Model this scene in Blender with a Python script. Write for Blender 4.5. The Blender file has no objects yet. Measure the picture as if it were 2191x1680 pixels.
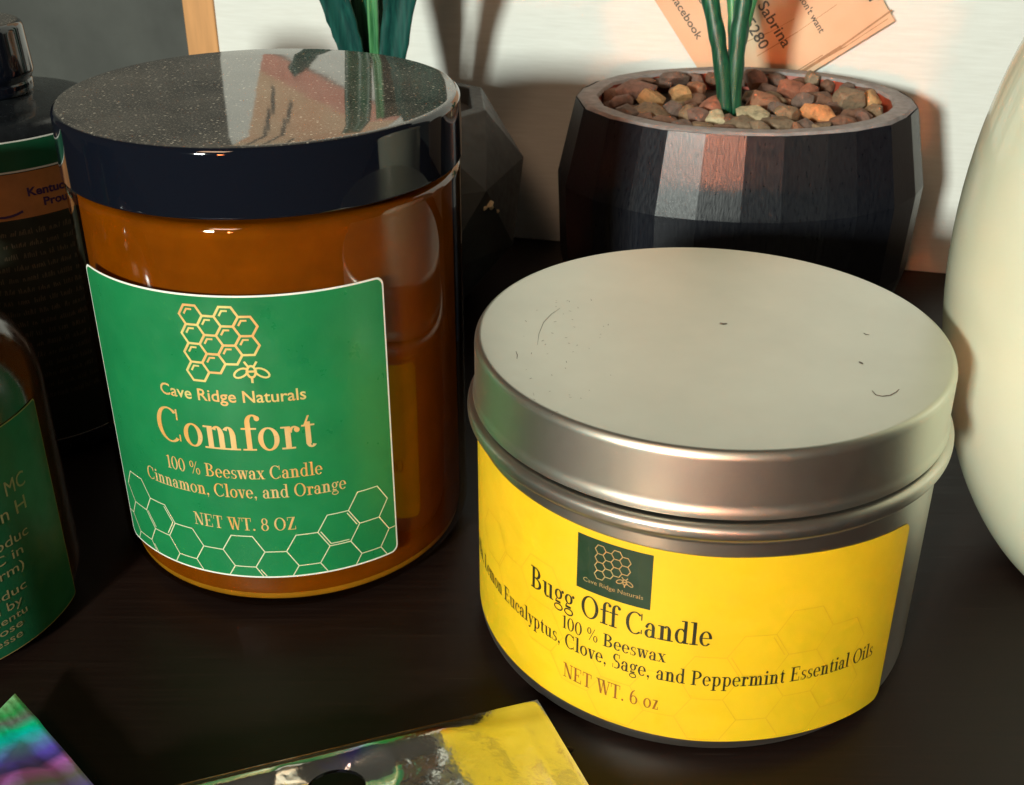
import bpy, bmesh, math, random
from mathutils import Vector, Matrix, noise

# ------------------------------------------------------------------ camera, world, light, exposure
sc = bpy.context.scene
MM = 0.001
PW, PH, FPX, PITCH, CAMH = 2191.0, 1680.0, 2527.6, 0.492, 146.06      # photograph grid, focal length in its pixels
cam_d = bpy.data.cameras.new('camera'); cam = bpy.data.objects.new('camera', cam_d)
sc.collection.objects.link(cam); sc.camera = cam
cam_d.sensor_width = 36.0; cam_d.lens = FPX * 36.0 / PW
cam_d.clip_start = 0.01; cam_d.clip_end = 50.0
cam.location = (0, 0, CAMH * MM); cam.rotation_euler = (math.pi / 2 - PITCH, 0, 0)
cam_d.dof.use_dof = True; cam_d.dof.focus_distance = 0.205; cam_d.dof.aperture_fstop = 85.0

w = bpy.data.worlds.new('World'); sc.world = w; w.use_nodes = True
w.node_tree.nodes['Background'].inputs[0].default_value = (0.42, 0.33, 0.27, 1)
w.node_tree.nodes['Background'].inputs[1].default_value = 0.06

def lamp(name, loc, aim, size, power, col, sy=None, spread=180):
    d = bpy.data.lights.new(name, 'AREA'); d.shape = 'RECTANGLE'
    d.size = size * MM; d.size_y = (sy or size) * MM; d.energy = power; d.color = col; d.spread = math.radians(spread)
    o = bpy.data.objects.new(name, d); sc.collection.objects.link(o)
    l = Vector(loc) * MM; a = Vector(aim) * MM
    o.location = l; o.rotation_euler = (a - l).to_track_quat('-Z', 'Y').to_euler()
    return o
lamp('key_lamp', (-515, -880, 378), (20, 260, 50), 100, 19.5, (0.93, 1.0, 0.90))
lamp('red_lamp', (-262, -895, 190), (45, 275, 52), 80, 0.026, (1.0, 0.22, 0.06), None, 10)
lamp('warm_fill_lamp', (-330, -520, 880), (20, 300, 40), 260, 2.4, (1.0, 0.64, 0.40))  # added overhead fill, stands in for warm bounce that lifts the shadows

vs = sc.view_settings
vs.view_transform = 'Standard'; vs.look = 'None'; vs.exposure = 0.0; vs.gamma = 1.0; vs.use_curve_mapping = False
sc.cycles.use_denoising = True
sc.cycles.max_bounces = 10; sc.cycles.transparent_max_bounces = 24
sc.cycles.sample_clamp_indirect = 6.0
random.seed(7)

# ------------------------------------------------------------------ pixels to places
_c, _s = math.cos(PITCH), math.sin(PITCH)
def ray(u, v):
    a = (u - PW / 2) / FPX; b = -(v - PH / 2) / FPX
    return Vector((a, _c + b * _s, -_s + b * _c))
EYE = Vector((0, 0, CAMH))
def at_z(u, v, z=0.0):
    r = ray(u, v); return EYE + r * ((z - CAMH) / r.z)
def at_y(u, v, y):
    r = ray(u, v); return EYE + r * (y / r.y)
def at_plane(u, v, P, n):
    r = ray(u, v); return EYE + r * ((P - EYE).dot(n) / r.dot(n))

# ------------------------------------------------------------------ object helpers (all shapes given in millimetres)
COL = sc.collection
def tag(o, label=None, cat=None, group=None, kind=None):
    if label: o['label'] = label
    if cat: o['category'] = cat
    if group: o['group'] = group
    if kind: o['kind'] = kind
    return o
def empty(name, loc, label, cat, group=None):
    o = bpy.data.objects.new(name, None); COL.objects.link(o); o.location = Vector(loc) * MM
    o.empty_display_size = 0.01
    return tag(o, label, cat, group)
def obj(name, verts, faces, mat, parent=None, smooth=True, bevel=0, sub=0, solid=0, auto=None):
    me = bpy.data.meshes.new(name)
    off = Vector((0, 0, 0))
    if parent is not None:
        p = parent
        while p is not None: off += p.location; p = p.parent
    me.from_pydata([Vector(v) * MM - off for v in verts], [], faces)
    me.validate(); me.update()
    if smooth:
        for p in me.polygons: p.use_smooth = True
    if auto is not None:
        me.set_sharp_from_angle(angle=math.radians(auto))
    o = bpy.data.objects.new(name, me); COL.objects.link(o); o.parent = parent
    me.materials.append(mat)
    if solid:
        m = o.modifiers.new('thickness', 'SOLIDIFY'); m.thickness = solid * MM; m.offset = 0
    if bevel:
        m = o.modifiers.new('bevel', 'BEVEL'); m.width = bevel * MM; m.segments = 2; m.limit_method = 'ANGLE'
    if sub:
        m = o.modifiers.new('sub', 'SUBSURF'); m.levels = sub; m.render_levels = sub
    return o
def lathe(profile, cx, cy, n=128, closed=False):
    V = []; F = []; k = len(profile)
    for i in range(n):
        a = 2 * math.pi * i / n
        for r, z in profile: V.append((cx + r * math.cos(a), cy + r * math.sin(a), z))
    m = k if closed else k - 1
    for i in range(n):
        j = (i + 1) % n
        for q in range(m):
            q2 = (q + 1) % k
            F.append((i * k + q, j * k + q, j * k + q2, i * k + q2))
    return V, F
def fillet(pts, rad, n=5):
    """round the corners of an (r, z) profile; rad is a list or a number"""
    out = [pts[0]]
    for i in range(1, len(pts) - 1):
        r = rad[i] if isinstance(rad, (list, tuple)) else rad
        p0, p1, p2 = Vector(pts[i - 1]), Vector(pts[i]), Vector(pts[i + 1])
        if r <= 0: out.append(tuple(p1)); continue
        d0 = (p0 - p1); d2 = (p2 - p1)
        l = min(r, d0.length * .48, d2.length * .48)
        a = p1 + d0.normalized() * l; b = p1 + d2.normalized() * l
        for t in range(n + 1):
            t /= n
            out.append(tuple(a * (1 - t) ** 2 + p1 * 2 * t * (1 - t) + b * t * t))
    out.append(pts[-1])
    return out
def tube(path, radii, n=10, cap=True):
    V = []; F = []
    P = [Vector(p) for p in path]
    for i, p in enumerate(P):
        t = (P[min(i + 1, len(P) - 1)] - P[max(i - 1, 0)]).normalized()
        u = t.cross(Vector((0, 1, 0.13))).normalized(); v = t.cross(u)
        r = radii[i] if isinstance(radii, (list, tuple)) else radii
        for k in range(n):
            a = 2 * math.pi * k / n
            V.append(p + u * (r * math.cos(a)) + v * (r * math.sin(a)))
    for i in range(len(P) - 1):
        for k in range(n):
            k2 = (k + 1) % n
            F.append((i * n + k, i * n + k2, (i + 1) * n + k2, (i + 1) * n + k))
    if cap:
        F.append(tuple(range(n))[::-1]); F.append(tuple(range((len(P) - 1) * n, len(P) * n)))
    return V, F
def merge(*parts):
    V = []; F = []
    for v, f in parts:
        o = len(V); V += list(v); F += [tuple(i + o for i in q) for q in f]
    return V, F

# ------------------------------------------------------------------ materials
def new_mat(name):
    m = bpy.data.materials.new(name); m.use_nodes = True
    nt = m.node_tree; b = nt.nodes['Principled BSDF']
    return m, nt, b
def nd(nt, t, **kw):
    n = nt.nodes.new(t)
    for k, v in kw.items(): setattr(n, k, v)
    return n
def mm_coord(nt, world=False, scale=(1, 1, 1)):
    """texture coordinate counted in millimetres"""
    if world:
        g = nd(nt, 'ShaderNodeNewGeometry'); src = g.outputs['Position']
    else:
        g = nd(nt, 'ShaderNodeTexCoord'); src = g.outputs['Object']
    mp = nd(nt, 'ShaderNodeMapping'); mp.inputs['Scale'].default_value = [1000 * s for s in scale]
    nt.links.new(src, mp.inputs['Vector']); return mp.outputs[0]
def noise_tex(nt, co, scale, detail=4, rough=.55, dist=0):
    n = nd(nt, 'ShaderNodeTexNoise'); nt.links.new(co, n.inputs['Vector'])
    n.inputs['Scale'].default_value = scale; n.inputs['Detail'].default_value = detail
    n.inputs['Roughness'].default_value = rough; n.inputs['Distortion'].default_value = dist
    return n.outputs['Fac']
def ramp(nt, fac, stops, interp='LINEAR'):
    r = nd(nt, 'ShaderNodeValToRGB'); r.color_ramp.interpolation = interp
    e = r.color_ramp.elements
    while len(e) < len(stops): e.new(0.5)
    for q, (p, c) in zip(e, stops): q.position = p; q.color = (*c, 1) if len(c) == 3 else c
    nt.links.new(fac, r.inputs[0]); return r.outputs[0]
def bump(nt, b, h, strength, dist):
    n = nd(nt, 'ShaderNodeBump'); n.inputs['Strength'].default_value = strength; n.inputs['Distance'].default_value = dist * MM
    nt.links.new(h, n.inputs['Height']); nt.links.new(n.outputs[0], b.inputs['Normal']); return n
def g3(v): return (v, v, v)
def simple(name, col, rough=.5, metal=0, var=.12, vscale=.25, bmp=0, bscale=2.0, coat=0, ior=1.5, rvar=.1, world=False, scale=(1, 1, 1)):
    m, nt, b = new_mat(name)
    co = mm_coord(nt, world, scale)
    n = noise_tex(nt, co, vscale, 5)
    lo = [c * (1 - var) for c in col]; hi = [min(1, c * (1 + var)) for c in col]
    nt.links.new(ramp(nt, n, [(.3, lo), (.7, hi)]), b.inputs['Base Color'])
    nt.links.new(ramp(nt, noise_tex(nt, co, vscale * 3, 4), [(.3, g3(max(0, rough - rvar))), (.7, g3(min(1, rough + rvar)))]), b.inputs['Roughness'])
    b.inputs['Metallic'].default_value = metal; b.inputs['IOR'].default_value = ior
    b.inputs['Coat Weight'].default_value = coat; b.inputs['Coat Roughness'].default_value = .06
    if bmp: bump(nt, b, noise_tex(nt, co, bscale, 3), bmp, .1)
    return m

def m_shelf():
    m, nt, b = new_mat('espresso_wood')
    co = mm_coord(nt, True, (0.03, .9, 1))
    co2 = mm_coord(nt, True)
    g = noise_tex(nt, co, 1.2, 8, .65, .6)
    c = ramp(nt, g, [(.25, (.009, .0042, .0034)), (.55, (.013, .0066, .0050)), (.78, (.020, .0105, .0078))])
    sp = ramp(nt, noise_tex(nt, co2, 2.4, 2, .5), [(.76, g3(0)), (.80, g3(1))])
    mx = nd(nt, 'ShaderNodeMix', data_type='RGBA'); nt.links.new(sp, mx.inputs[0]); nt.links.new(c, mx.inputs[6]); mx.inputs[7].default_value = (.06, .048, .04, 1)
    # long pale hairline scratches
    cs = mm_coord(nt, True, (.02, 1.2, 1))
    scr = ramp(nt, noise_tex(nt, cs, 1.9, 2, .4), [(.735, g3(0)), (.76, g3(.55))])
    mx2 = nd(nt, 'ShaderNodeMix', data_type='RGBA'); nt.links.new(scr, mx2.inputs[0]); nt.links.new(mx.outputs[2], mx2.inputs[6]); mx2.inputs[7].default_value = (.05, .035, .027, 1)
    nt.links.new(mx2.outputs[2], b.inputs['Base Color'])
    nt.links.new(ramp(nt, g, [(.3, g3(.36)), (.7, g3(.48))]), b.inputs['Roughness'])
    b.inputs['IOR'].default_value = 1.3
    bump(nt, b, g, .08, .12); return m
def m_board():
    m, nt, b = new_mat('white_painted_board')
    co = mm_coord(nt, True, (.12, .12, 1.4))
    n = noise_tex(nt, co, .8, 5, .6)
    nt.links.new(ramp(nt, n, [(.3, (.74, .735, .69)), (.7, (.81, .81, .77))]), b.inputs['Base Color'])
    b.inputs['Roughness'].default_value = .62
    bump(nt, b, n, .12, .2); return m
M = {}
M['shelf'] = m_shelf(); M['board'] = m_board()
M['grey_wall'] = simple('dark_grey_panel', (.055, .058, .052), .6, var=.18, vscale=.05, world=True, bmp=.1)
M['trim'] = simple('orange_wood_trim', (.62, .30, .11), .55, var=.15, vscale=.3, world=True, scale=(1, 1, .08))

def m_glass(name, tint, rough=.03, ior=1.85):
    m, nt, b = new_mat(name); nt.nodes.remove(b)
    out = nt.nodes['Material Output']
    tr = nd(nt, 'ShaderNodeBsdfTransparent'); tr.inputs[0].default_value = (*tint, 1)
    gl = nd(nt, 'ShaderNodeBsdfGlossy'); gl.inputs['Roughness'].default_value = rough
    fr = nd(nt, 'ShaderNodeFresnel'); fr.inputs[0].default_value = ior
    mx = nd(nt, 'ShaderNodeMixShader')
    ge = nd(nt, 'ShaderNodeNewGeometry'); iv = nd(nt, 'ShaderNodeMath', operation='SUBTRACT'); iv.inputs[0].default_value = 1.0
    nt.links.new(ge.outputs['Backfacing'], iv.inputs[1])
    mu = nd(nt, 'ShaderNodeMath', operation='MULTIPLY'); nt.links.new(fr.outputs[0], mu.inputs[0]); nt.links.new(iv.outputs[0], mu.inputs[1])
    nt.links.new(mu.outputs[0], mx.inputs[0]); nt.links.new(tr.outputs[0], mx.inputs[1]); nt.links.new(gl.outputs[0], mx.inputs[2])
    nt.links.new(mx.outputs[0], out.inputs[0]); return m
M['amber_glass'] = m_glass('amber_glass', (.76, .57, .18))
M['dark_amber'] = m_glass('dark_amber_glass', (.45, .20, .06))
M['wax'] = simple('beeswax', (.48, .35, .16), .55, var=.16, vscale=.15, bmp=.05)
M['liquid'] = simple('dark_brown_liquid', (.03, .012, .006), .3)

def m_lid():
    m, nt, b = new_mat('black_dusty_plastic')
    co = mm_coord(nt)
    geo = nd(nt, 'ShaderNodeNewGeometry'); sx = nd(nt, 'ShaderNodeSeparateXYZ'); nt.links.new(geo.outputs['Normal'], sx.inputs[0])
    up = ramp(nt, sx.outputs[2], [(.80, g3(0)), (.97, g3(1))])            # dust settles on what faces up
    fine = ramp(nt, noise_tex(nt, co, 2.6, 3, .65), [(.54, g3(0)), (.66, g3(1))])
    vor = nd(nt, 'ShaderNodeTexVoronoi'); nt.links.new(co, vor.inputs['Vector']); vor.inputs['Scale'].default_value = .95
    spk0 = ramp(nt, vor.outputs['Distance'], [(.16, g3(1)), (.26, g3(0))])
    wh = nd(nt, 'ShaderNodeSeparateColor'); nt.links.new(vor.outputs['Color'], wh.inputs[0])
    sz = ramp(nt, wh.outputs[0], [(.30, g3(0)), (.8, g3(1))])
    spm = nd(nt, 'ShaderNodeMath', operation='MULTIPLY'); nt.links.new(spk0, spm.inputs[0]); nt.links.new(sz, spm.inputs[1]); spk = spm.outputs[0]
    film = ramp(nt, noise_tex(nt, co, .09, 3), [(.3, g3(.08)), (.7, g3(.20))])
    def math_(op, a, c_):
        n = nd(nt, 'ShaderNodeMath', operation=op)
        for i, q in enumerate((a, c_)):
            if isinstance(q, (int, float)): n.inputs[i].default_value = q
            else: nt.links.new(q, n.inputs[i])
        return n.outputs[0]
    d = math_('MAXIMUM', film, math_('MAXIMUM', math_('MULTIPLY', fine, .55), math_('MULTIPLY', spk, 1.0)))
    d = math_('MULTIPLY', d, up)
    mx = nd(nt, 'ShaderNodeMix', data_type='RGBA'); nt.links.new(d, mx.inputs[0])
    mx.inputs[6].default_value = (.0045, .006, .011, 1); mx.inputs[7].default_value = (.72, .66, .55, 1)
    nt.links.new(mx.outputs[2], b.inputs['Base Color'])
    b.inputs['Roughness'].default_value = .045; b.inputs['IOR'].default_value = 1.62
    bump(nt, b, noise_tex(nt, co, .12, 2), .05, .2); return m
M['lid'] = m_lid()
M['black_plastic'] = simple('black_glossy_plastic', (.010, .012, .014), .2, var=.3, bmp=.15, bscale=.6, ior=1.6)
M['paper_green'] = simple('green_label_paper', (.010, .185, .058), .36, var=.10, vscale=.08, bmp=.35, bscale=1.7, ior=1.5)
M['paper_dark_green'] = simple('dark_green_label', (.007, .095, .040), .4, var=.15, vscale=.1, bmp=.2)
M['paper_white'] = simple('white_label_edge', (.80, .80, .72), .5, var=.04)
M['paper_yellow'] = simple('yellow_label_paper', (.72, .48, .010), .5, var=.05, vscale=.12, bmp=.12, bscale=1.2)
M['yellow_line'] = simple('darker_yellow_print', (.66, .41, .012), .5, var=.05)
M['ink'] = simple('black_ink', (.018, .020, .008), .5, var=.2)
M['ink_brown'] = simple('brown_ink', (.25, .085, .010), .5, var=.2)
M['ink_green'] = simple('dark_green_ink', (.010, .035, .014), .45, var=.15)
def m_gold(name, c0, c1, metal=.35, rough=.36):
    m, nt, b = new_mat(name)
    co = mm_coord(nt)
    nt.links.new(ramp(nt, noise_tex(nt, co, .14, 2), [(.38, c0), (.62, c1)]), b.inputs['Base Color'])
    b.inputs['Metallic'].default_value = metal; b.inputs['Roughness'].default_value = rough
    return m
M['gold'] = m_gold('gold_foil_print', (.90, .72, .26), (.92, .50, .18))
M['gold_text'] = m_gold('orange_gold_foil_print', (.92, .47, .13), (.90, .60, .26))
M['gold_dim'] = m_gold('dull_gold_print', (.45, .33, .13), (.42, .25, .09), .1, .5)
M['pale_line'] = simple('pale_gold_line', (.82, .78, .52), .4, var=.05, metal=.2)

def m_tin(name, col, rough):
    m, nt, b = new_mat(name)
    co = mm_coord(nt)
    nt.links.new(ramp(nt, noise_tex(nt, co, .06, 4), [(.3, [c * .93 for c in col]), (.7, col)]), b.inputs['Base Color'])
    b.inputs['Metallic'].default_value = 1.0
    nt.links.new(ramp(nt, noise_tex(nt, co, .5, 5, .6), [(.3, g3(rough - .015)), (.7, g3(rough + .015))]), b.inputs['Roughness'])
    bump(nt, b, noise_tex(nt, co, 3.0, 3), .06, .06); return m
M['tin_lid'] = m_tin('satin_tin_lid', (.67, .655, .57), .40)
M['tin_body'] = m_tin('satin_tin_body', (.60, .57, .51), .38)
M['smudge'] = simple('dark_smudge', (.16, .13, .10), .6, var=.4, vscale=1.5)

def m_pot():
    m, nt, b = new_mat('brushed_black_paint')
    co = mm_coord(nt, False, (1, 1, .10))
    n = noise_tex(nt, co, 2.2, 4, .6)
    nt.links.new(ramp(nt, n, [(.3, (.005, .006, .010)), (.75, (.016, .017, .022))]), b.inputs['Base Color'])
    nt.links.new(ramp(nt, n, [(.3, g3(.27)), (.7, g3(.37))]), b.inputs['Roughness'])
    b.inputs['IOR'].default_value = 1.5
    bump(nt, b, n, .32, .14); return m
M['pot'] = m_pot()
M['pot_grey'] = simple('worn_charcoal_paint', (.055, .055, .055), .5, var=.3, vscale=.12, bmp=.2)
M['pot_rim'] = simple('bare_grey_rim', (.30, .265, .26), .7, var=.22, vscale=.35, bmp=.3)
M['terracotta'] = simple('red_terracotta_liner', (.28, .042, .018), .5, var=.3, vscale=.2, bmp=.2)
M['soil'] = simple('dark_gravel_bed', (.05, .036, .028), .9, var=.5, vscale=.8, bmp=.8)
M['chip'] = simple('pale_paint_chip', (.62, .48, .30), .8, var=.2)
def m_leaf(name, dark, light):
    m, nt, b = new_mat(name)
    co = mm_coord(nt, False, (1, 1, .05))
    n = noise_tex(nt, co, .9, 4, .6)
    nt.links.new(ramp(nt, n, [(.35, dark), (.68, light)]), b.inputs['Base Color'])
    b.inputs['Roughness'].default_value = .42
    bump(nt, b, n, .35, .25); return m
M['leaf_teal'] = m_leaf('teal_green_leaf', (.003, .040, .036), (.010, .095, .075))
M['leaf_green'] = m_leaf('bright_green_leaf', (.020, .13, .045), (.10, .33, .12))
M['leaf_mid'] = m_leaf('dark_green_stem', (.004, .040, .022), (.016, .12, .055))
def stone_mat(i, col):
    m, nt, b = new_mat('stone_%02d' % i)
    co = mm_coord(nt)
    n = noise_tex(nt, co, .55, 6, .65, .4)
    lo = [c * .45 for c in col]; hi = [min(1, c * 1.35) for c in col]
    nt.links.new(ramp(nt, n, [(.28, lo), (.5, col), (.75, hi)]), b.inputs['Base Color'])
    b.inputs['Roughness'].default_value = .75
    bump(nt, b, n, .5, .5); return m
def s2l(r, g, b_):
    f = lambda v: ((v / 255 + .055) / 1.055) ** 2.4 if v > 10 else v / 255 / 12.92
    return (f(r), f(g), f(b_))

def m_ceramic():
    m, nt, b = new_mat('cream_glazed_ceramic')
    co = mm_coord(nt)
    nt.links.new(ramp(nt, noise_tex(nt, co, .03, 3), [(.3, (.72, .74, .54)), (.7, (.79, .80, .63))]), b.inputs['Base Color'])
    b.inputs['Roughness'].default_value = .22; b.inputs['Coat Weight'].default_value = .4
    b.inputs['Subsurface Weight'].default_value = 0
    return m
M['ceramic'] = m_ceramic()
def m_card():
    m, nt, b = new_mat('peach_card')
    co = mm_coord(nt, False)
    n = noise_tex(nt, co, .03, 3)
    nt.links.new(ramp(nt, n, [(.38, (.72, .52, .34)), (.62, (.78, .40, .23))]), b.inputs['Base Color'])
    b.inputs['Roughness'].default_value = .6; return m
M['card'] = m_card()
M['card_pink'] = simple('pink_band', (.72, .30, .22), .6)
M['card_line'] = simple('brown_streak_print', (.42, .21, .10), .6, var=.3)
M['card_ink'] = simple('grey_ink', (.07, .06, .05), .6, var=.3)
M['print_tan'] = simple('tan_gold_print', (.34, .26, .13), .5, var=.25)
M['brown_gloss'] = simple('brown_bottle_gloss', (.035, .014, .008), .16, var=.3, ior=1.6)
M['patch'] = simple('orange_patch', (.42, .17, .045), .5, var=.3, vscale=.1)
M['purple'] = simple('purple_print', (.05, .02, .08), .5)
M['dim_text'] = simple('tan_print', (.11, .085, .05), .5, var=.3)

# ------------------------------------------------------------------ lettering: a high-contrast serif drawn here stroke by stroke
SW, HW, XH = .155, .05, .66
def g_rect(x0, y0, x1, y1): return ('q', [(x0, y0), (x1, y0), (x1, y1), (x0, y1)])
def g_line(x0, y0, x1, y1, wd): return ('q', [(x0, y0), (x0 + wd, y0), (x1 + wd, y1), (x1, y1)])
def g_ring(cx, cy, rx, ry, a0=0, a1=360, tk=SW, tn=HW, n=28):
    k = max(4, int(n * abs(a1 - a0) / 360)); out = []
    for i in range(k):
        q = []
        for a, inn in ((a0 + (a1 - a0) * i / k, 0), (a0 + (a1 - a0) * (i + 1) / k, 0), (a0 + (a1 - a0) * (i + 1) / k, 1), (a0 + (a1 - a0) * i / k, 1)):
            t = math.radians(a); q.append((cx + (rx - tk * inn) * math.cos(t), cy + (ry - tn * inn) * math.sin(t)))
        out.append(('q', q))
    return out
def g_dot(cx, cy, r): return [('q', [(cx + r * math.cos(math.radians(a)), cy + r * math.sin(math.radians(a))) for a in range(0, 360, 30)])]
def ser(x, y, wd=.11): return g_rect(x - wd, y, x + SW + wd, y + HW)
def stem(x, y0, y1, top=1, bot=1):
    o = [g_rect(x, y0, x + SW, y1)]
    if bot: o.append(ser(x, y0))
    if top == 1: o.append(ser(x, y1 - HW))
    if top == 2: o.append(g_rect(x - .11, y1 - HW, x + .01, y1))
    return o
def arch(x0, x1): return g_ring((x0 + x1) / 2, XH - .26, (x1 - x0) / 2, .28, 0, 140)
GL = {
 'C': (g_ring(.43, .5, .43, .52, 48, 312) + [g_rect(.70, .68, .75, 1.0), g_rect(.72, .06, .765, .26)], .84),
 'O': (g_ring(.44, .5, .44, .52), .92),
 'B': (stem(.10, 0, 1) + g_ring(.30, .745, .34, .255, -90, 90) + g_ring(.30, .265, .40, .265, -90, 90) + [g_rect(.2, .95, .32, 1), g_rect(.2, 0, .32, HW), g_rect(.2, .49, .32, .54)], .76),
 'E': (stem(.10, 0, 1) + [g_rect(.2, .95, .66, 1), g_rect(.2, 0, .68, HW), g_rect(.2, .49, .48, .54), g_rect(.62, .74, .66, 1), g_rect(.64, 0, .68, .28), g_rect(.44, .40, .48, .63)], .76),
 'L': (stem(.10, 0, 1) + [g_rect(.2, 0, .66, HW), g_rect(.62, 0, .66, .30)], .72),
 'N': ([g_rect(.14, 0, .19, 1), g_rect(.70, 0, .75, 1), g_line(.10, 1, .585, 0, .18), g_rect(.02, 0, .30, HW), g_rect(.60, .95, .86, 1), g_rect(0, .95, .14, 1)], .90),
 'P': (stem(.10, 0, 1) + g_ring(.30, .72, .38, .28, -90, 90) + [g_rect(.2, .95, .32, 1), g_rect(.2, .44, .32, .49)], .72),
 'S': (g_ring(.31, .745, .25, .27, 50, 270, SW * .9) + g_ring(.31, .25, .27, .27, -130, 90, SW * .9) + [g_rect(.49, .72, .53, 1), g_rect(.04, 0, .08, .28), g_line(.20, .55, .27, .43, .16)], .62),
 'T': (stem(.30, 0, 1, 0) + [g_rect(.02, .95, .735, 1), g_rect(.02, .70, .06, 1), g_rect(.695, .70, .735, 1)], .78),
 'W': ([g_line(.06, 1, .30, 0, .15), g_line(.46, 1, .70, 0, .15), g_line(.52, 1, .36, 0, .05), g_line(.98, 1, .76, 0, .05), g_rect(-.02, .95, .66, 1), g_rect(.86, .95, 1.12, 1)], 1.10),
 'Z': ([g_line(.05, 0, .48, 1, .19), g_rect(.06, .95, .64, 1), g_rect(.05, 0, .67, HW), g_rect(.63, 0, .67, .28), g_rect(.06, .74, .10, 1)], .74),
 '0': (g_ring(.29, .5, .29, .51, tk=.13), .62), '1': ([g_rect(.16, 0, .30, 1), ser(.155, 0, .09), g_rect(.04, .88, .18, .93)], .44),
 '6': (g_ring(.29, .30, .29, .31, tk=.13) + g_ring(.40, .42, .40, .58, 95, 200, .14), .62),
 '8': (g_ring(.30, .74, .24, .26, tk=.12) + g_ring(.30, .26, .29, .28, tk=.13), .64),
 '%': (g_ring(.18, .74, .17, .25, tk=.08) + g_ring(.68, .25, .17, .25, tk=.08) + [g_line(.16, 0, .60, 1, .05)], .90),
 'a': ([g_rect(.33, .03, .47, .46), g_rect(.33, 0, .56, HW)] + g_ring(.255, .44, .215, .23, 0, 150, SW * .9) + g_ring(.23, .18, .22, .20, 60, 330, SW * .9) + g_dot(.10, .48, .07), .58),
 'c': (g_ring(.29, .33, .28, .345, 50, 315, .14) + g_dot(.44, .51, .075), .54),
 'd': (g_ring(.28, .33, .27, .345, 40, 320, .14) + [g_rect(.40, 0, .54, 1.04), g_rect(.28, .99, .42, 1.04), g_rect(.5, 0, .64, HW)], .66),
 'e': (g_ring(.29, .33, .28, .345, 0, 320, .14) + [g_rect(.12, .33, .55, .37)], .58),
 'f': ([g_rect(.14, 0, .285, .82), ser(.135, 0), g_rect(.02, XH - HW, .44, XH)] + g_ring(.36, .80, .22, .25, 50, 180, .14) + g_dot(.48, .93, .075), .42),
 'g': (g_ring(.25, .44, .22, .23, tk=.12) + g_ring(.26, -.16, .26, .17, tk=.07, tn=.06) + [g_line(.12, .22, .06, .08, .06), g_rect(.08, .03, .38, .12)] + g_dot(.50, .62, .07), .56),
 'i': (stem(.10, 0, XH, 2) + g_dot(.175, .88, .09), .36), 'l': (stem(.10, 0, 1.04, 2), .36),
 'm': (stem(.10, 0, XH, 2) + arch(.19, .58) + stem(.425, 0, .44, 0) + arch(.515, .905) + stem(.75, 0, .44, 0), 1.02),
 'n': (stem(.10, 0, XH, 2) + arch(.19, .58) + stem(.425, 0, .44, 0), .70),
 'o': (g_ring(.30, .33, .29, .345, tk=.14), .61),
 'p': (g_ring(.36, .33, .27, .345, -140, 140, .14) + [g_rect(.11, -.32, .25, XH), g_rect(.0, XH - HW, .12, XH), g_rect(.0, -.32, .36, -.27)], .67),
 'r': (stem(.10, 0, XH, 2) + g_ring(.36, .44, .17, .22, 60, 170, .10) + g_dot(.43, .55, .08), .50),
 's': (g_ring(.23, .49, .18, .18, 50, 270, .11) + g_ring(.23, .17, .20, .18, -130, 90, .11) + [g_line(.13, .37, .21, .28, .12), g_rect(.35, .48, .385, .66), g_rect(.04, 0, .075, .19)], .46),
 't': ([g_rect(.12, .10, .265, .74), g_line(.06, XH - HW, .20, .92, .06), g_rect(.02, XH - HW, .38, XH)] + g_ring(.27, .15, .15, .17, 180, 330, .12), .42),
 'u': ([g_rect(.09, .16, .235, XH), g_rect(.0, XH - HW, .1, XH), g_rect(.44, 0, .585, XH), g_rect(.33, XH - HW, .45, XH), g_rect(.55, 0, .68, HW)] + g_ring(.28, .20, .19, .22, 180, 320, .14), .70),
 'v': ([g_line(.05, XH, .22, 0, .15), g_line(.46, XH, .28, 0, .05), g_rect(-.02, XH - HW, .26, XH), g_rect(.36, XH - HW, .58, XH)], .56),
 'w': ([g_line(.05, XH, .19, 0, .14), g_line(.35, XH, .50, 0, .14), g_line(.40, XH, .25, 0, .05), g_line(.72, XH, .56, 0, .05), g_rect(-.02, XH - HW, .52, XH), g_rect(.62, XH - HW, .84, XH)], .82),
 'x': ([g_line(.04, XH, .36, 0, .16), g_line(.44, XH, .08, 0, .05), g_rect(-.02, 0, .2, HW), g_rect(.32, 0, .58, HW), g_rect(-.02, XH - HW, .26, XH), g_rect(.35, XH - HW, .55, XH)], .57),
 'y': ([g_line(.05, XH, .24, 0, .15), g_line(.48, XH, .20, -.25, .05), g_rect(-.02, XH - HW, .26, XH), g_rect(.37, XH - HW, .58, XH)] + g_dot(.13, -.24, .075), .56),
 'z': ([g_line(.04, 0, .28, XH, .16), g_rect(.05, XH - HW, .44, XH), g_rect(.04, 0, .46, HW), g_rect(.42, 0, .46, .2)], .52),
 ',': (g_dot(.12, .07, .085) + [g_line(.09, -.17, .15, .04, .045)], .28), '.': (g_dot(.12, .07, .085), .28), ' ': ([], .32),
}
def serif(text, width, cap, x0, y0, sx_gap=.035):
    """quads of a line of serif text, x from x0, baseline y0, fitted to a width"""
    pen = 0; raw = []
    for ch in text:
        prims, adv = GL[ch]
        for _, q in prims: raw.append([(x + pen, y) for x, y in q])
        pen += adv + sx_gap
    k = width / (pen - sx_gap)
    return [[(x0 + x * k, y0 + y * cap) for x, y in q] for q in raw]
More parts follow.
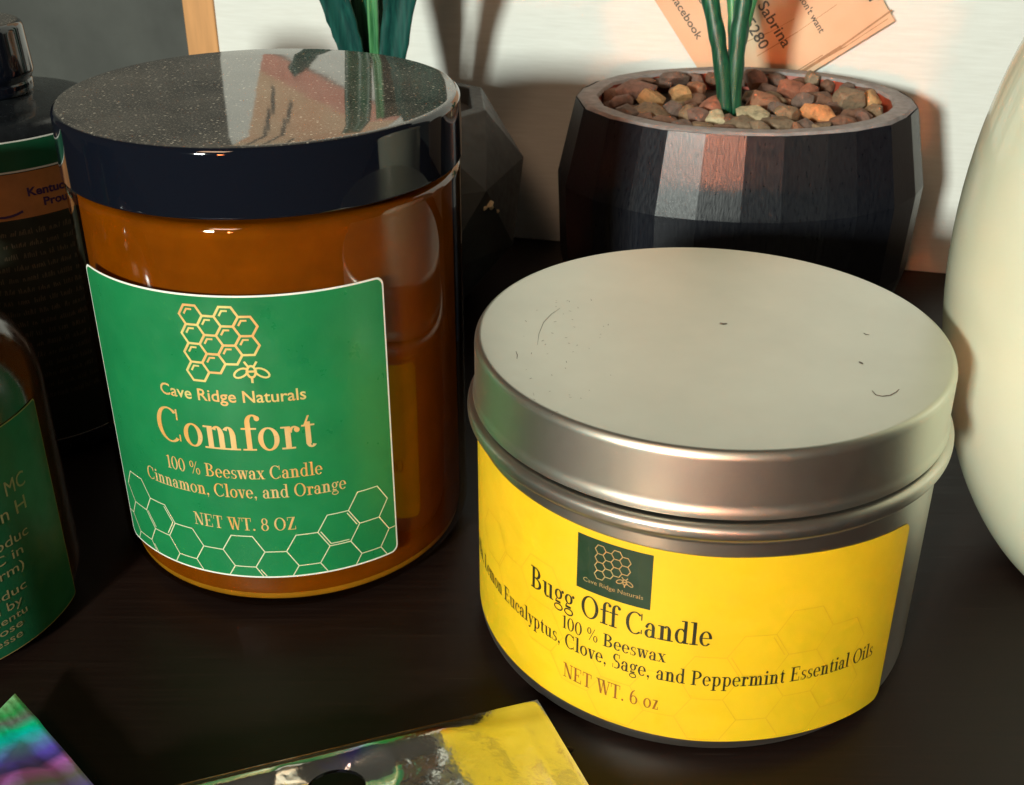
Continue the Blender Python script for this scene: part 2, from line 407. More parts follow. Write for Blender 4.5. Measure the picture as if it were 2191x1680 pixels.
def split(polys, maxw=1.3):
    out = []
    for q in polys:
        if len(q) == 4:
            d = max(abs(q[1][0] - q[0][0]), abs(q[2][0] - q[3][0])); e = max(abs(q[3][0] - q[0][0]), abs(q[2][0] - q[1][0]))
            if max(d, e) > maxw:
                n = int(max(d, e) / maxw) + 1
                if d < e: q = [q[1], q[2], q[3], q[0]]
                L = lambda a, b_, t: (a[0] + (b_[0] - a[0]) * t, a[1] + (b_[1] - a[1]) * t)
                for i in range(n):
                    out.append([L(q[0], q[1], i / n), L(q[0], q[1], (i + 1) / n), L(q[3], q[2], (i + 1) / n), L(q[3], q[2], i / n)])
                continue
        out.append(q)
    return out
_sans = {}
def sans(text, size, x0, y0, width=None, bold=0.0):
    """polygons of a line in Blender's built-in typeface"""
    cu = bpy.data.curves.new('t', 'FONT'); cu.body = text; cu.size = 1.0; cu.offset = bold; cu.resolution_u = 3
    o = bpy.data.objects.new('t', cu); COL.objects.link(o)
    dg = bpy.context.evaluated_depsgraph_get(); dg.update()
    me = bpy.data.meshes.new_from_object(o.evaluated_get(dg))
    V = [v.co.copy() for v in me.vertices]; P = [[(V[i].x, V[i].y) for i in p.vertices] for p in me.polygons]
    bpy.data.objects.remove(o); bpy.data.curves.remove(cu); bpy.data.meshes.remove(me)
    if not V: return []
    mx = max(v.x for v in V); k = size
    kx = (width / mx) if width else k
    return [[(x0 + x * kx, y0 + y * k) for x, y in q] for q in P]
def seg(x0, y0, x1, y1, wd):
    d = Vector((x1 - x0, y1 - y0)); n = Vector((-d.y, d.x)).normalized() * wd / 2; e = d.normalized() * wd * .28
    a = Vector((x0, y0)) - e; b_ = Vector((x1, y1)) + e
    return [tuple(a - n), tuple(b_ - n), tuple(b_ + n), tuple(a + n)]
def hexagon(cx, cy, s): return [(cx + s * math.cos(math.radians(60 * k)), cy + s * math.sin(math.radians(60 * k))) for k in range(6)]
def hex_net(centres, s, wd, clip=None):
    done = set(); out = []
    for cx, cy in centres:
        p = hexagon(cx, cy, s)
        for i in range(6):
            a, b_ = p[i], p[(i + 1) % 6]
            key = tuple(sorted(((round(a[0], 1), round(a[1], 1)), (round(b_[0], 1), round(b_[1], 1)))))
            if key in done: continue
            done.add(key)
            if clip:
                r = clip_seg(a, b_, clip)
                if not r: continue
                a, b_ = r
            out.append(seg(*a, *b_, wd))
    return out
def clip_seg(a, b_, c):
    x0, y0, x1, y1 = c; t0, t1 = 0.0, 1.0; dx, dy = b_[0] - a[0], b_[1] - a[1]
    for p, q in ((-dx, a[0] - x0), (dx, x1 - a[0]), (-dy, a[1] - y0), (dy, y1 - a[1])):
        if abs(p) < 1e-9:
            if q < 0: return None
        else:
            t = q / p
            if p < 0: t0 = max(t0, t)
            else: t1 = min(t1, t)
    if t1 - t0 < .05: return None
    return (a[0] + dx * t0, a[1] + dy * t0), (a[0] + dx * t1, a[1] + dy * t1)
def logo_polys(cx, cy, s, wd):
    """the honeycomb of twelve cells with a bee; cx, cy = middle of the first column's top cell"""
    dx, dy = 1.5 * s, math.sqrt(3) * s
    cells = [(0, -k * dy) for k in range(4)] + [(dx, -dy / 2 - k * dy) for k in range(3)] + [(2 * dx, -k * dy) for k in range(3)] + [(3 * dx, -dy / 2 - k * dy) for k in range(2)]
    cells = [(cx + a, cy + b_) for a, b_ in cells]
    net = hex_net(cells, s, wd)
    gl = []
    for x, y in cells:                                      # the little bent glint in every cell
        p = hexagon(x, y, s * .60)
        gl.append(seg(p[2][0] + .0, p[2][1], p[2][0] + s * .42, p[2][1], wd * .8)); gl.append(seg(p[2][0], p[2][1], p[2][0] - s * .24, p[2][1] - s * .42, wd * .8))
    bx, by, q = cx + 3.05 * dx, cy - 2.9 * dy, s * 1.03
    bee = [[(bx + x * q, by + y * q) for x, y in poly] for poly in
           [p for _, p in g_ring(0, .0, .44, .62, tk=.2, tn=.2, n=20)] + [seg(-.40, .02, .40, .02, .2), seg(-.25, .5, -.48, .88, .18), seg(.25, .5, .48, .88, .18), seg(0, -.55, 0, -.98, .2)]]
    for sgn in (1, -1):
        w_ = []
        for i in range(16):
            t = 2 * math.pi * i / 16; lx, ly = .62 * math.cos(t), .34 * math.sin(t); an = -.55
            w_.append((sgn * (.86 + lx * math.cos(an) - ly * math.sin(an)), -.12 + lx * math.sin(an) + ly * math.cos(an)))
        for i in range(16):
            a, b_ = w_[i], w_[(i + 1) % 16]
            bee.append([(bx + x * q, by + y * q) for x, y in seg(*a, *b_, .17)])
    return net, gl, bee
def wrapper(cx, cy, r, a0, dz=None):
    """label millimetres (x along the arc from a0, z up) to a point on a cylinder; angle 0 faces the viewer"""
    def f(x, z, off=0.0):
        t = a0 + x / r
        zz = z + (dz(x) if dz else 0)
        return (cx + (r + off) * math.sin(t), cy - (r + off) * math.cos(t), zz)
    return f
def decal(name, polys, wrap, off, mat, parent):
    V = []; F = []; e = 0
    for i, q in enumerate(split(polys)):
        o = off + (i % 7) * .004                           # strokes that cross never share a plane
        F.append(tuple(range(len(V), len(V) + len(q)))); V += [wrap(x, z, o) for x, z in q]
    return obj(name, V, F, mat, parent, smooth=False)
def label_sheet(name, x0, x1, z0, z1, rc, wrap, off, mat, parent, nx=60):
    V = []; F = []
    def inset(x):
        d = min(x - x0, x1 - x)
        return rc - math.sqrt(max(0, rc * rc - (rc - d) ** 2)) if d < rc else 0
    xs = [x0 + (x1 - x0) * i / nx for i in range(nx + 1)]
    xs = sorted(set(xs + [x0 + rc * t for t in (.02, .1, .25, .5, .75)] + [x1 - rc * t for t in (.02, .1, .25, .5, .75)]))
    for x in xs:
        i = inset(x); V.append(wrap(x, z0 + i, off)); V.append(wrap(x, z1 - i, off))
    for k in range(len(xs) - 1): F.append((2 * k, 2 * k + 2, 2 * k + 3, 2 * k + 1))
    return obj(name, V, F, mat, parent)

# ------------------------------------------------------------------ the setting: shelf, white board, grey panel
WA, WB = at_z(1110, 510), at_z(2010, 585)
WD = (WB - WA).normalized(); WN = Vector((WD.y, -WD.x, 0))              # along the board, and out of it towards the viewer
def wall_pt(s, z, out=0.0): return WA + WD * s + WN * out + Vector((0, 0, z))
def on_wall(u, v, out=0.0):
    p = at_plane(u, v, WA + WN * out, WN); return p
def wall_s(p): return (p - WA).dot(WD)
def box(a, ex, ey, ez):
    a = Vector(a); V = [a + ex * i + ey * j + ez * k for k in (0, 1) for j in (0, 1) for i in (0, 1)]
    return V, [(0, 2, 3, 1), (4, 5, 7, 6), (0, 1, 5, 4), (2, 6, 7, 3), (0, 4, 6, 2), (1, 3, 7, 5)]
def shelf():
    xs = [-420, 420]; V, F = box((-420, 60, -18), Vector((840, 0, 0)), Vector((0, 400, 0)), Vector((0, 0, 18)))
    return tag(obj('shelf', V, F, M['shelf'], smooth=False, bevel=.8), kind='structure')
shelf()
sl = wall_s(on_wall(403, 100)); s2 = wall_s(on_wall(468, 100))
V, F = box(wall_pt(s2, 0.0), WD * 360, -WN * 8, Vector((0, 0, 300)))
board = tag(obj('board', V, F, M['board'], smooth=False, bevel=.4), kind='structure')
V, F = box(wall_pt(sl, 0.0, .6), WD * (s2 - sl - .05), -WN * 9, Vector((0, 0, 118)))
obj('wooden_edge', V, F, M['trim'], board, smooth=False, bevel=.4)
V, F = box(wall_pt(-420, 0.0, -14), WD * 800, -WN * 8, Vector((0, 0, 320)))
tag(obj('wall', V, F, M['grey_wall'], smooth=False), kind='structure')

# ------------------------------------------------------------------ jar candle with the green label
JX, JY, JR = -45.99, 216.28, 36.3
jar = empty('candle_jar', (JX, JY, 0), 'amber glass jar candle with black screw lid and green label', 'candle')
prof = fillet([(0.01, 1.2), (30, 1.2), (32.5, 0.1), (JR, 4.5), (JR, 79.4), (34.2, 80.4), (32.8, 82), (32.8, 90), (31.0, 90), (31.0, 80), (34.75, 78.6), (34.75, 4.8), (32.5, 2.6), (0.01, 2.6)], [0, .6, 1.5, 4, 1.0, .5, .5, .4, .4, 2, 2.5, 2, 1, 0])
V, F = lathe(prof, JX, JY, 128); obj('glass_body', V, F, M['amber_glass'], jar)
V, F = lathe(fillet([(0.01, 3.0), (34.2, 3.0), (34.5, 5.2), (34.5, 77.4), (33.4, 79.0), (0.01, 78.5)], [0, 1, 1.5, 1.5, 1.2, 0]), JX, JY, 96)
obj('wax', V, F, M['wax'], jar)
lp = fillet([(0.01, 92.7), (30, 92.75), (35.7, 92.8), (36.5, 92.0), (36.7, 81.1), (36.0, 80.8), (35.0, 81.5), (34.6, 90.5), (0.01, 90.6)], [0, 0, .6, .8, .4, .3, .3, .4, 0])
V, F = lathe(lp, JX, JY, 160); obj('lid', V, F, M['lid'], jar)
A0 = -4.0 / JR
JWR = wrapper(JX, JY, JR, A0)
lab = label_sheet('label', -30.2, 29.8, 10.0, 67.8, 1.6, JWR, .10, M['paper_white'], jar)
green = label_sheet('green_print', -29.85, 29.45, 10.35, 67.45, 1.4, JWR, .135, M['paper_green'], lab)
net, gl, bee = logo_polys(-4.0, 64.0, 2.05, .42)
decal('honeycomb_emblem', net + gl, JWR, .18, M['gold'], lab)
decal('bee_emblem', bee, JWR, .18, M['gold'], lab)
decal('lettering', sans('Cave Ridge Naturals', 3.3, -12.4, 47.7, 26.6, .012), JWR, .18, M['gold'], lab)
decal('lettering', serif('Comfort', 29.7, 7.0, -14.3, 38.0), JWR, .18, M['gold_text'], lab)
decal('lettering', serif('100 % Beeswax Candle', 29.5, 2.75, -13.6, 32.0), JWR, .18, M['gold_text'], lab)
decal('lettering', serif('Cinnamon, Clove, and Orange', 39.4, 2.75, -19.4, 27.9), JWR, .18, M['gold_text'], lab)
decal('lettering', serif('NET WT. 8 OZ', 19.5, 2.75, -9.2, 20.8), JWR, .18, M['gold_text'], lab)
HS = 4.0; HY = HS * math.sqrt(3)
cen = [(0, 16), (0, 16 - HY)]
for sg in (-1, 1):
    cen += [(sg * 6, 16 - HY / 2), (sg * 12, 16), (sg * 12, 16 - HY), (sg * 18, 16 - HY / 2), (sg * 18, 16 + HY / 2), (sg * 24, 16), (sg * 24, 16 + HY), (sg * 24, 16 - HY), (sg * 30, 16 - HY / 2)]
polys = hex_net([c for c in cen], HS, .20, (-29.8, 10.35, 29.4, 60))
polys = [q for q in polys if not (min(abs(p[0]) for p in q) > 26.3 and max(p[1] for p in q) > 17 and min(p[1] for p in q) > 16.4 and abs(q[0][0]) > 29)]
for sg, ed in ((-1, (0, 5, 3)), (1, (0, 3, 4))):
    p = hexagon(sg * 18, 16 + HY / 2, HS * .86)
    for e in ed: polys.append(seg(*p[e], *p[(e + 1) % 6], .2))
polys.append(seg(2.9, 11.9, 3.85, 10.5, .2)); polys.append(seg(-21.2, 11.9, -20.3, 10.5, .2))
decal('hexagon_lines', polys, JWR, .18, M['pale_line'], lab)

# ------------------------------------------------------------------ round tin with the yellow label
TX, TY, TR = 34.2, 184.3, 40.3
tin = empty('candle_tin', (TX, TY, 0), 'round silver candle tin with domed slip lid and yellow label', 'candle')
prof = fillet([(0.01, 2.0), (36.0, 2.0), (37.2, .1), (39.4, 1.2), (TR, 3.6), (TR, 43.4), (40.9, 44.0), (42.1, 44.9), (42.1, 46.6), (41.0, 47.3), (39.6, 47.3), (39.0, 44), (39.0, 5), (0.01, 4.2)], [0, .5, .8, 1.2, 1.5, .9, .5, .8, .8, .5, .5, 1, 1, 0])
V, F = lathe(prof, TX, TY, 160); obj('body', V, F, M['tin_body'], tin)
prof = fillet([(0.01, 59.2), (30, 59.25), (40.0, 59.25), (40.7, 58.3), (40.75, 50.0), (41.1, 49.0), (41.15, 48.1), (40.6, 47.9), (40.0, 48.2), (39.9, 56), (38.5, 57.7), (0.01, 57.9)], [0, 0, .9, 1.0, 1.0, .5, .25, .2, .3, 1, 1, 0])
V, F = lathe(prof, TX, TY, 192); tlid = obj('lid', V, F, M['tin_lid'], tin)
def scuff(pts, wd, name='scratch', z=59.26):
    V = []; F = []
    P = [Vector((*(at_z(u, v, z).xy), 0)) for u, v in pts]
    for i, p in enumerate(P):
        t = (P[min(i + 1, len(P) - 1)] - P[max(i - 1, 0)]).normalized(); n = Vector((-t.y, t.x, 0))
        k = wd * (.35 + .65 * math.sin(math.pi * (i + .3) / (len(P) - .4)))
        V += [(*(p + n * k / 2).xy, z + .02), (*(p - n * k / 2).xy, z + .02)]
    for i in range(len(P) - 1): F.append((2 * i, 2 * i + 1, 2 * i + 3, 2 * i + 2))
    return obj(name, V, F, M['smudge'], tlid, smooth=False)
scuff([(1540, 691), (1548, 693), (1556, 692)], .45, 'fleck'); scuff([(1838, 774), (1842, 776), (1846, 779)], .5, 'fleck')
scuff([(1848, 713), (1853, 716), (1860, 716)], .3, 'fleck')
scuff([(1866, 836), (1874, 845), (1888, 848), (1905, 846), (1918, 839), (1924, 833)], .28)
scuff([(1150, 738), (1153, 715), (1163, 690), (1180, 672), (1198, 660)], .10, 'hair'); scuff([(1104, 752), (1107, 760), (1106, 768)], .16, 'hair')
random.seed(11)
for i in range(46):
    u = random.gauss(1180, 45) + (i % 3) * 12; v = 640 + random.random() * 250; u = max(u, 1085 + (v - 640) * .28)
    a = random.random() * 6.28; l = 2 + random.random() * 5
    scuff([(u, v), (u + l * .5 * math.cos(a), v + l * .3 * math.sin(a)), (u + l * math.cos(a), v + l * .6 * math.sin(a))], .10, 'hair')
TWR = wrapper(TX, TY, TR, 0.0, lambda x: -.0020 * x * x if x > 0 else .028 * max(0, -x - 5))
tl = label_sheet('label', -74, 33.2, 3.9, 40.9, 2.0, TWR, .10, M['paper_yellow'], tin, 90)
sq = [[(-25.5 + 12.6 * i / 6, 29.2), (-25.5 + 12.6 * (i + 1) / 6, 29.2), (-25.5 + 12.6 * (i + 1) / 6, 39.6), (-25.5 + 12.6 * i / 6, 39.6)] for i in range(6)]
V = []; F = []
for q in sq: F.append(tuple(range(len(V), len(V) + 4))); V += [TWR(x, z, .14) for x, z in q]
sqo = obj('green_square', V, F, M['ink_green'], tl)
net, gl, bee = logo_polys(-21.4, 37.9, .92, .16)
decal('emblem', net + bee, TWR, .17, M['gold_dim'], tl)
decal('lettering', sans('Cave Ridge Naturals', 1.15, -24.3, 30.9, 10.2), TWR, .17, M['gold_dim'], tl)
decal('lettering', serif('Bugg Off Candle', 32.2, 4.3, -35.2, 23.9), TWR, .17, M['ink'], tl)
decal('lettering', serif('100 % Beeswax', 18.2, 2.6, -28.1, 19.5), TWR, .17, M['ink'], tl)
decal('lettering', serif('Citronella, Lemon Eucalyptus, Clove, Sage, and Peppermint Essential Oils', 95.5, 2.95, -67.5, 15.8), TWR, .17, M['ink'], tl)
decal('lettering', serif('NET WT. 6 oz', 17.2, 3.0, -27.6, 9.4), TWR, .17, M['ink_brown'], tl)
h5 = 5.0; hy = h5 * math.sqrt(3); X0, Z0 = 4.6, 21.6
cen = [(X0, Z0), (X0 + 7.5, Z0 + hy / 2), (X0 + 7.5, Z0 - hy / 2), (X0 + 15, Z0), (X0 + 15, Z0 - hy), (X0 - 7.5, Z0 - hy / 2), (X0, Z0 - hy), (X0, Z0 - 2 * hy), (X0 + 7.5, Z0 - 1.5 * hy), (X0 - 15, Z0 - hy), (X0 - 7.5, Z0 - 1.5 * hy), (X0 - 22.5, Z0 - 1.5 * hy), (X0 - 30, Z0 - hy), (X0 - 37.5, Z0 - hy / 2), (X0 - 45, Z0), (X0 - 37.5, Z0 + hy / 2), (X0 - 52, Z0 + hy / 2)]
polys = hex_net(cen, h5, .17, (-73, 4.2, 32.6, 40))
p = hexagon(X0, Z0, h5 * .86)
for e in (0, 3, 4): polys.append(seg(*p[e], *p[(e + 1) % 6], .2))
decal('hexagon_lines', polys, TWR, .135, M['yellow_line'], tl)

# ------------------------------------------------------------------ potted plant behind the tin: barrel pot of flat facets, stones, stems
PX, PY, OV = 62.8, 320.0, .80                      # an oval pot: OV is its depth against its width
def oval(V): return [(v[0], PY + (v[1] - PY) * OV, v[2]) for v in V]
plant = empty('potted_plant', (PX, PY, 0), 'black faceted barrel pot topped with brown stones and green stems', 'plant')
NF = 28
random.seed(3)
front = [-83, -62.5, -45, -30, -20.5, -8.4, 4.3, 15.9, 30.1, 40.3, 56, 73, 86]            # facet edges seen in the photograph, degrees from the sight line
AX = math.atan2(-PY, -PX)
ANG = [AX + math.radians(d) for d in front] + [AX + math.radians(86 + 191 * (i + 1) / 14) for i in range(13)]
NF = len(ANG)
JR = {3: 1.0, 4: 1.010, 5: .996, 6: .994, 7: .998, 8: .996, 9: 1.004}
def facet_pot(cx, cy, prof, n, jit):
    V = []; F = []; k = len(prof); jr = [JR.get(i, 1 + jit * (random.random() - .5)) for i in range(n)]
    for i in range(n):
        a = ANG[i]
        for q, (r, z) in enumerate(prof):
            V.append((cx + r * jr[i] * math.cos(a), cy + r * jr[i] * math.sin(a), z))
    for i in range(n):
        j = (i + 1) % n
        for q in range(k - 1): F.append((i * k + q, j * k + q, j * k + q + 1, i * k + q + 1))
    return V, F, jr
pp = [(44.3, 0.2), (49.2, 20), (50.3, 44), (45.7, 65.0)]
V, F, jr = facet_pot(PX, PY, pp, NF, .024)
F.append(tuple(i * len(pp) for i in range(NF))[::-1])
pot = obj('pot', oval(V), F, M['pot'], plant, smooth=False, bevel=.25)
V = []; F = []
for i in range(NF):
    a = ANG[i]; ro = 45.5 * jr[i]; chip = random.choice((0, 0, 0, .5, .9)); ri = 39.4 + random.uniform(-.5, .5)
    ai = a
    for r, z, an in ((ro - chip, 65.05 - chip * .8, a), (ro - 1.2, 65.5, a), (ri + .5, 65.4, ai), (ri, 64.6, ai), (ri - 1.2, 56, ai)):
        V.append((PX + r * math.cos(an), PY + r * math.sin(an), z))
RI = []; F2 = []
for i in range(NF):
    j = (i + 1) % NF
    for q in range(3): F.append((i * 5 + q, j * 5 + q, j * 5 + q + 1, i * 5 + q + 1))
obj('rim', oval(V), F, M['pot_rim'], pot, smooth=True, auto=40)
V, F = lathe([(39.6, 64.7), (38.8, 60), (38.0, 50)], PX, PY, 56)
obj('liner', oval(V), F, M['terracotta'], pot)
V, F = lathe([(0.01, 60.6), (20, 60.4), (38.0, 60.0)], PX, PY, 40); obj('gravel_bed', oval(V), F, M['soil'], plant)
def stone_mesh(name, c, rx, ry, rz, mat, seed, parent):
    rnd = random.Random(seed); bm = bmesh.new()
    for i in range(22):
        z = rnd.uniform(-1, 1); a = rnd.uniform(0, 6.283); r = math.sqrt(1 - z * z)
        k = rnd.uniform(.86, 1.06)
        bm.verts.new((rx * r * math.cos(a) * k, ry * r * math.sin(a) * k, rz * z * k))
    res = bmesh.ops.convex_hull(bm, input=bm.verts)
    bmesh.ops.delete(bm, geom=[g for g in res['geom_interior'] if isinstance(g, bmesh.types.BMVert)], context='VERTS')
    rot = Matrix.Rotation(rnd.uniform(-.5, .5), 3, 'X') @ Matrix.Rotation(rnd.uniform(-.35, .35), 3, 'Y')
    V = [Vector(c) + rot @ v.co for v in bm.verts]; bm.verts.index_update()
    F = [tuple(v.index for v in f.verts) for f in bm.faces]; bm.free()
    o = obj(name, V, F, mat, parent, smooth=True, bevel=min(rx, rz) * .16, auto=28)
    return o
SM = [stone_mat(i, s2l(*c)) for i, c in enumerate([(126, 96, 84), (184, 140, 94), (112, 92, 82), (150, 104, 78), (136, 110, 84), (192, 176, 142), (150, 94, 72), (198, 134, 86), (134, 114, 92), (118, 84, 66)])]
stones = [(515, 400, 200, 90, 0), (595, 430, 115, 85, 1), (722, 408, 100, 75, 1), (690, 342, 130, 60, 2), (790, 380, 90, 50, 3), (600, 490, 165, 62, 4), (688, 470, 85, 65, 2),
    (750, 490, 75, 75, 4), (805, 510, 115, 75, 0), (868, 462, 130, 85, 6), (930, 450, 75, 80, 5), (872, 518, 95, 55, 5), (1025, 490, 125, 72, 5), (985, 535, 135, 56, 8),
    (1075, 442, 160, 80, 3), (1030, 352, 115, 90, 0), (1095, 385, 75, 60, 0), (1190, 390, 115, 95, 6), (1172, 498, 110, 80, 4), (1150, 535, 160, 46, 8), (1345, 505, 215, 82, 7),
    (1308, 345, 75, 85, 8), (1392, 362, 65, 60, 9), (1322, 432, 160, 85, 9), (1440, 430, 135, 100, 8), (1545, 430, 80, 95, 1), (1470, 505, 120, 55, 9), (1222, 551, 50, 26, 3),
    (1130, 470, 90, 60, 2), (470, 440, 110, 60, 0), (540, 350, 100, 50, 9), (850, 330, 70, 50, 9), (960, 345, 90, 60, 2), (1250, 440, 90, 70, 2), (560, 520, 90, 40, 9), (925, 520, 70, 50, 9), (1270, 395, 80, 60, 6), (1480, 385, 80, 60, 2)] + [(x, y, w_, h_, m_) for x, y, w_, h_, m_ in ((650, 528, 110, 55, 9), (730, 545, 95, 50, 2), (810, 552, 110, 50, 4), (900, 560, 100, 46, 9), (1060, 560, 110, 50, 8), (1240, 550, 95, 50, 2), (1330, 548, 110, 46, 4), (1420, 535, 110, 55, 9), (1500, 515, 90, 55, 0), (1550, 480, 80, 60, 4), (500, 490, 100, 50, 2), (430, 415, 90, 55, 9), (1240, 350, 90, 55, 9), (1130, 340, 80, 50, 2), (760, 330, 90, 45, 0), (620, 345, 90, 50, 2), (1510, 400, 90, 60, 9))]
for i, (zx, zy, zw, zh, mi) in enumerate(stones):
    u = (1426 + zx / 1.536) / 1.3017; v = (zy / 1.536) / 1.3017
    hw = zw * .5 / 8.0 / 2 * 1.24; hz = max(2.0, min(zh * .5 / 8.0 / 2 * 1.35, 6.0))
    c = at_z(u, v, 63.2 + (.8 if i % 3 == 0 else 0))
    rad = (Vector((c.x - PX, (c.y - PY) / OV))); lim = 39.0 - hw * .62
    if rad.length > lim: rad = rad.normalized() * lim
    stone_mesh('pebble', (PX + rad.x, PY + rad.y * OV, c.z), hw, min(hw * 1.0, 5.2), hz, SM[mi], 100 + i, plant)
random.seed(17)
for i in range(64):                                    # the layer between and under them
    a = random.uniform(0, 6.283); r = 36.5 * math.sqrt(random.random())
    stone_mesh('pebble', (PX + r * math.cos(a), PY + r * OV * math.sin(a), 61.6), random.uniform(2.8, 4.6), random.uniform(2.6, 4.2), random.uniform(1.8, 2.8), SM[random.choice((0, 2, 3, 4, 8, 9, 9))], 300 + i, plant)
def bez(p, n=14):
    out = []
    P = [Vector(q) for q in p]
    for i in range(n + 1):
        t = i / n; q = [x.copy() for x in P]
        while len(q) > 1: q = [q[k] * (1 - t) + q[k + 1] * t for k in range(len(q) - 1)]
        out.append(q[0])
    return out
def stemobj(name, pts, r0, r1, mat, parent, n=12):
    path = bez(pts, 18); rr = [r0 + (r1 - r0) * i / 18 + .12 * math.sin(i * 1.7) for i in range(19)]
    V, F = tube(path, rr, n)
    V = [Vector(v) + Vector((.18 * noise.noise(Vector(v) * .35), .18 * noise.noise(Vector(v) * .4 + Vector((9, 0, 0))), 0)) for v in V]
    return obj(name, V, F, mat, parent)
b1 = at_y(1556, 205, 312); b2 = at_y(1572, 205, 313)
stemobj('stem', [b1 - Vector((0, 0, 6)), at_y(1548, 130, 312), at_y(1534, 60, 314), at_y(1516, -10, 316), at_y(1490, -150, 320)], 2.0, 2.3, M['leaf_mid'], plant)
stemobj('stem', [b2 - Vector((0, 0, 6)), at_y(1573, 130, 313), at_y(1580, 60, 314), at_y(1590, -10, 316), at_y(1625, -160, 320)], 2.1, 2.5, M['leaf_mid'], plant)
stemobj('stem', [at_y(1566, 190, 317), at_y(1566, 120, 317), at_y(1572, 50, 318), at_y(1566, -10, 320), at_y(1560, -140, 324)], 1.1, 1.5, M['leaf_green'], plant)
stemobj('stem', [at_y(1580, 150, 314), at_y(1590, 80, 314), at_y(1604, 20, 315), at_y(1612, -10, 316), at_y(1650, -130, 318)], .7, 1.6, M['leaf_green'], plant)

# ------------------------------------------------------------------ potted plant behind the jar: angular pot, strap leaves
QX, QY = -39.0, 336.0
plant2 = empty('potted_plant', (QX, QY, 0), 'angular charcoal pot with broad teal leaves behind the jar', 'plant')
n8 = 8
rings = [(26, .2, 0), (41.5, 22, .5), (42.5, 43, 0), (33.5, 60.5, .5), (29.5, 60.8, .5), (29.0, 54, .5)]
V = []; F = []
PH1 = math.radians(4)
for r, z, sh in rings:
    for i in range(n8):
        a = 2 * math.pi * (i + sh) / n8 + PH1; V.append((QX + r * math.cos(a), QY + r * math.sin(a), z))
for q in range(len(rings) - 1):
    s0, s1 = rings[q][2], rings[q + 1][2]
    for i in range(n8):
        j = (i + 1) % n8; a, b_ = q * n8, (q + 1) * n8
        if s0 == s1: F.append((a + i, a + j, b_ + j, b_ + i))
        elif s1 > s0: F += [(a + i, a + j, b_ + i), (a + j, b_ + j, b_ + i)]
        else: F += [(a + i, b_ + j, b_ + i), (a + i, a + j, b_ + j)]
F.append(tuple(range(n8))[::-1])
potV, potF = V, F
pot2 = obj('pot', V, F, M['pot_grey'], plant2, smooth=False, bevel=.5)
V, F = lathe([(0.01, 56.5), (28.6, 56)], QX, QY, 24); obj('gravel_bed', V, F, M['soil'], plant2)
from mathutils.bvhtree import BVHTree
bvh = BVHTree.FromPolygons([Vector(v) for v in potV], potF)
for (u, v, k) in ((1046, 436, 1.5), (1037, 446, .9), (1064, 452, .7), (1050, 444, .9)):
    hit = bvh.ray_cast(EYE, ray(u, v).normalized())
    if hit[0] is not None: stone_mesh('paint_chip', hit[0], k, .5, k * .9, M['chip'], int(u), pot2)
def leaf(name, pts, widths, mat, parent, face=(0, -1, 0), fold=.25, jag=.0, n=26, seed=0):
    rnd = random.Random(seed)
    P = bez(pts, n); V = []; F = []; nf = Vector(face)
    for i, p in enumerate(P):
        t = (P[min(i + 1, n)] - P[max(i - 1, 0)]).normalized(); sd = t.cross(nf).normalized(); up = sd.cross(t)
        f = i / n * (len(widths) - 1); k = min(int(f), len(widths) - 2); wd = widths[k] + (widths[k + 1] - widths[k]) * (f - k)
        for s in (-1, -.6, -.2, .2, .6, 1):
            jj = jag * rnd.random() if abs(s) == 1 else 0
            V.append(p + sd * (s * (wd / 2 + jj)) + up * (-fold * wd * (1 - abs(s)) + .12 * math.sin(i * .9 + s * 3)))
    for i in range(n):
        for s in range(5): F.append((i * 6 + s, i * 6 + s + 1, (i + 1) * 6 + s + 1, (i + 1) * 6 + s))
    return obj(name, V, F, mat, parent, solid=.7)
base = Vector((QX, QY, 57))
def mirrored(u, v, y):                                # the real point whose image in the jar lid shows at this pixel
    p = at_y(u, v, y); return Vector((p.x, p.y, 2 * 92.8 - p.z))
leaf('leaf', [(-41.5, 334, 57), at_y(760, 120, 330), at_y(730, 40, 329), at_y(712, -5, 327), mirrored(690, 118, 325), mirrored(622, 158, 322)], [4.5, 5.6, 7.2, 7.6, 6.5, 2.2], M['leaf_teal'], plant2, jag=.35, seed=1)
leaf('leaf', [(-36, 334, 57), at_y(838, 120, 331), at_y(848, 60, 331), at_y(860, 0, 330), mirrored(880, 130, 327), mirrored(900, 190, 322), mirrored(930, 300, 310)], [5.5, 6.7, 7.4, 9.0, 13, 15, 12], M['leaf_teal'], plant2, jag=.4, seed=2)
leaf('leaf', [(-40, 338, 57), at_y(783, 120, 335), at_y(776, 40, 335), mirrored(768, 130, 333), mirrored(766, 210, 332), mirrored(760, 330, 330)], [3.2, 4.0, 5.0, 6.6, 7.0, 5.0], M['leaf_mid'], plant2, jag=.2, fold=.4, seed=3)
leaf('leaf', [(-39, 337, 57), at_y(801, 120, 333), at_y(798, 40, 333), at_y(795, -60, 333), mirrored(812, 250, 334)], [1.8, 2.4, 2.6, 3.0, 2.0], M['leaf_green'], plant2, jag=.12, fold=.35, seed=4)
leaf('leaf', [(-37, 341, 57), at_y(812, 100, 343), at_y(822, 0, 345), mirrored(850, 150, 348), mirrored(840, 260, 350)], [3, 3, 5, 9, 6], M['leaf_mid'], plant2, jag=.2, fold=.35, seed=6)

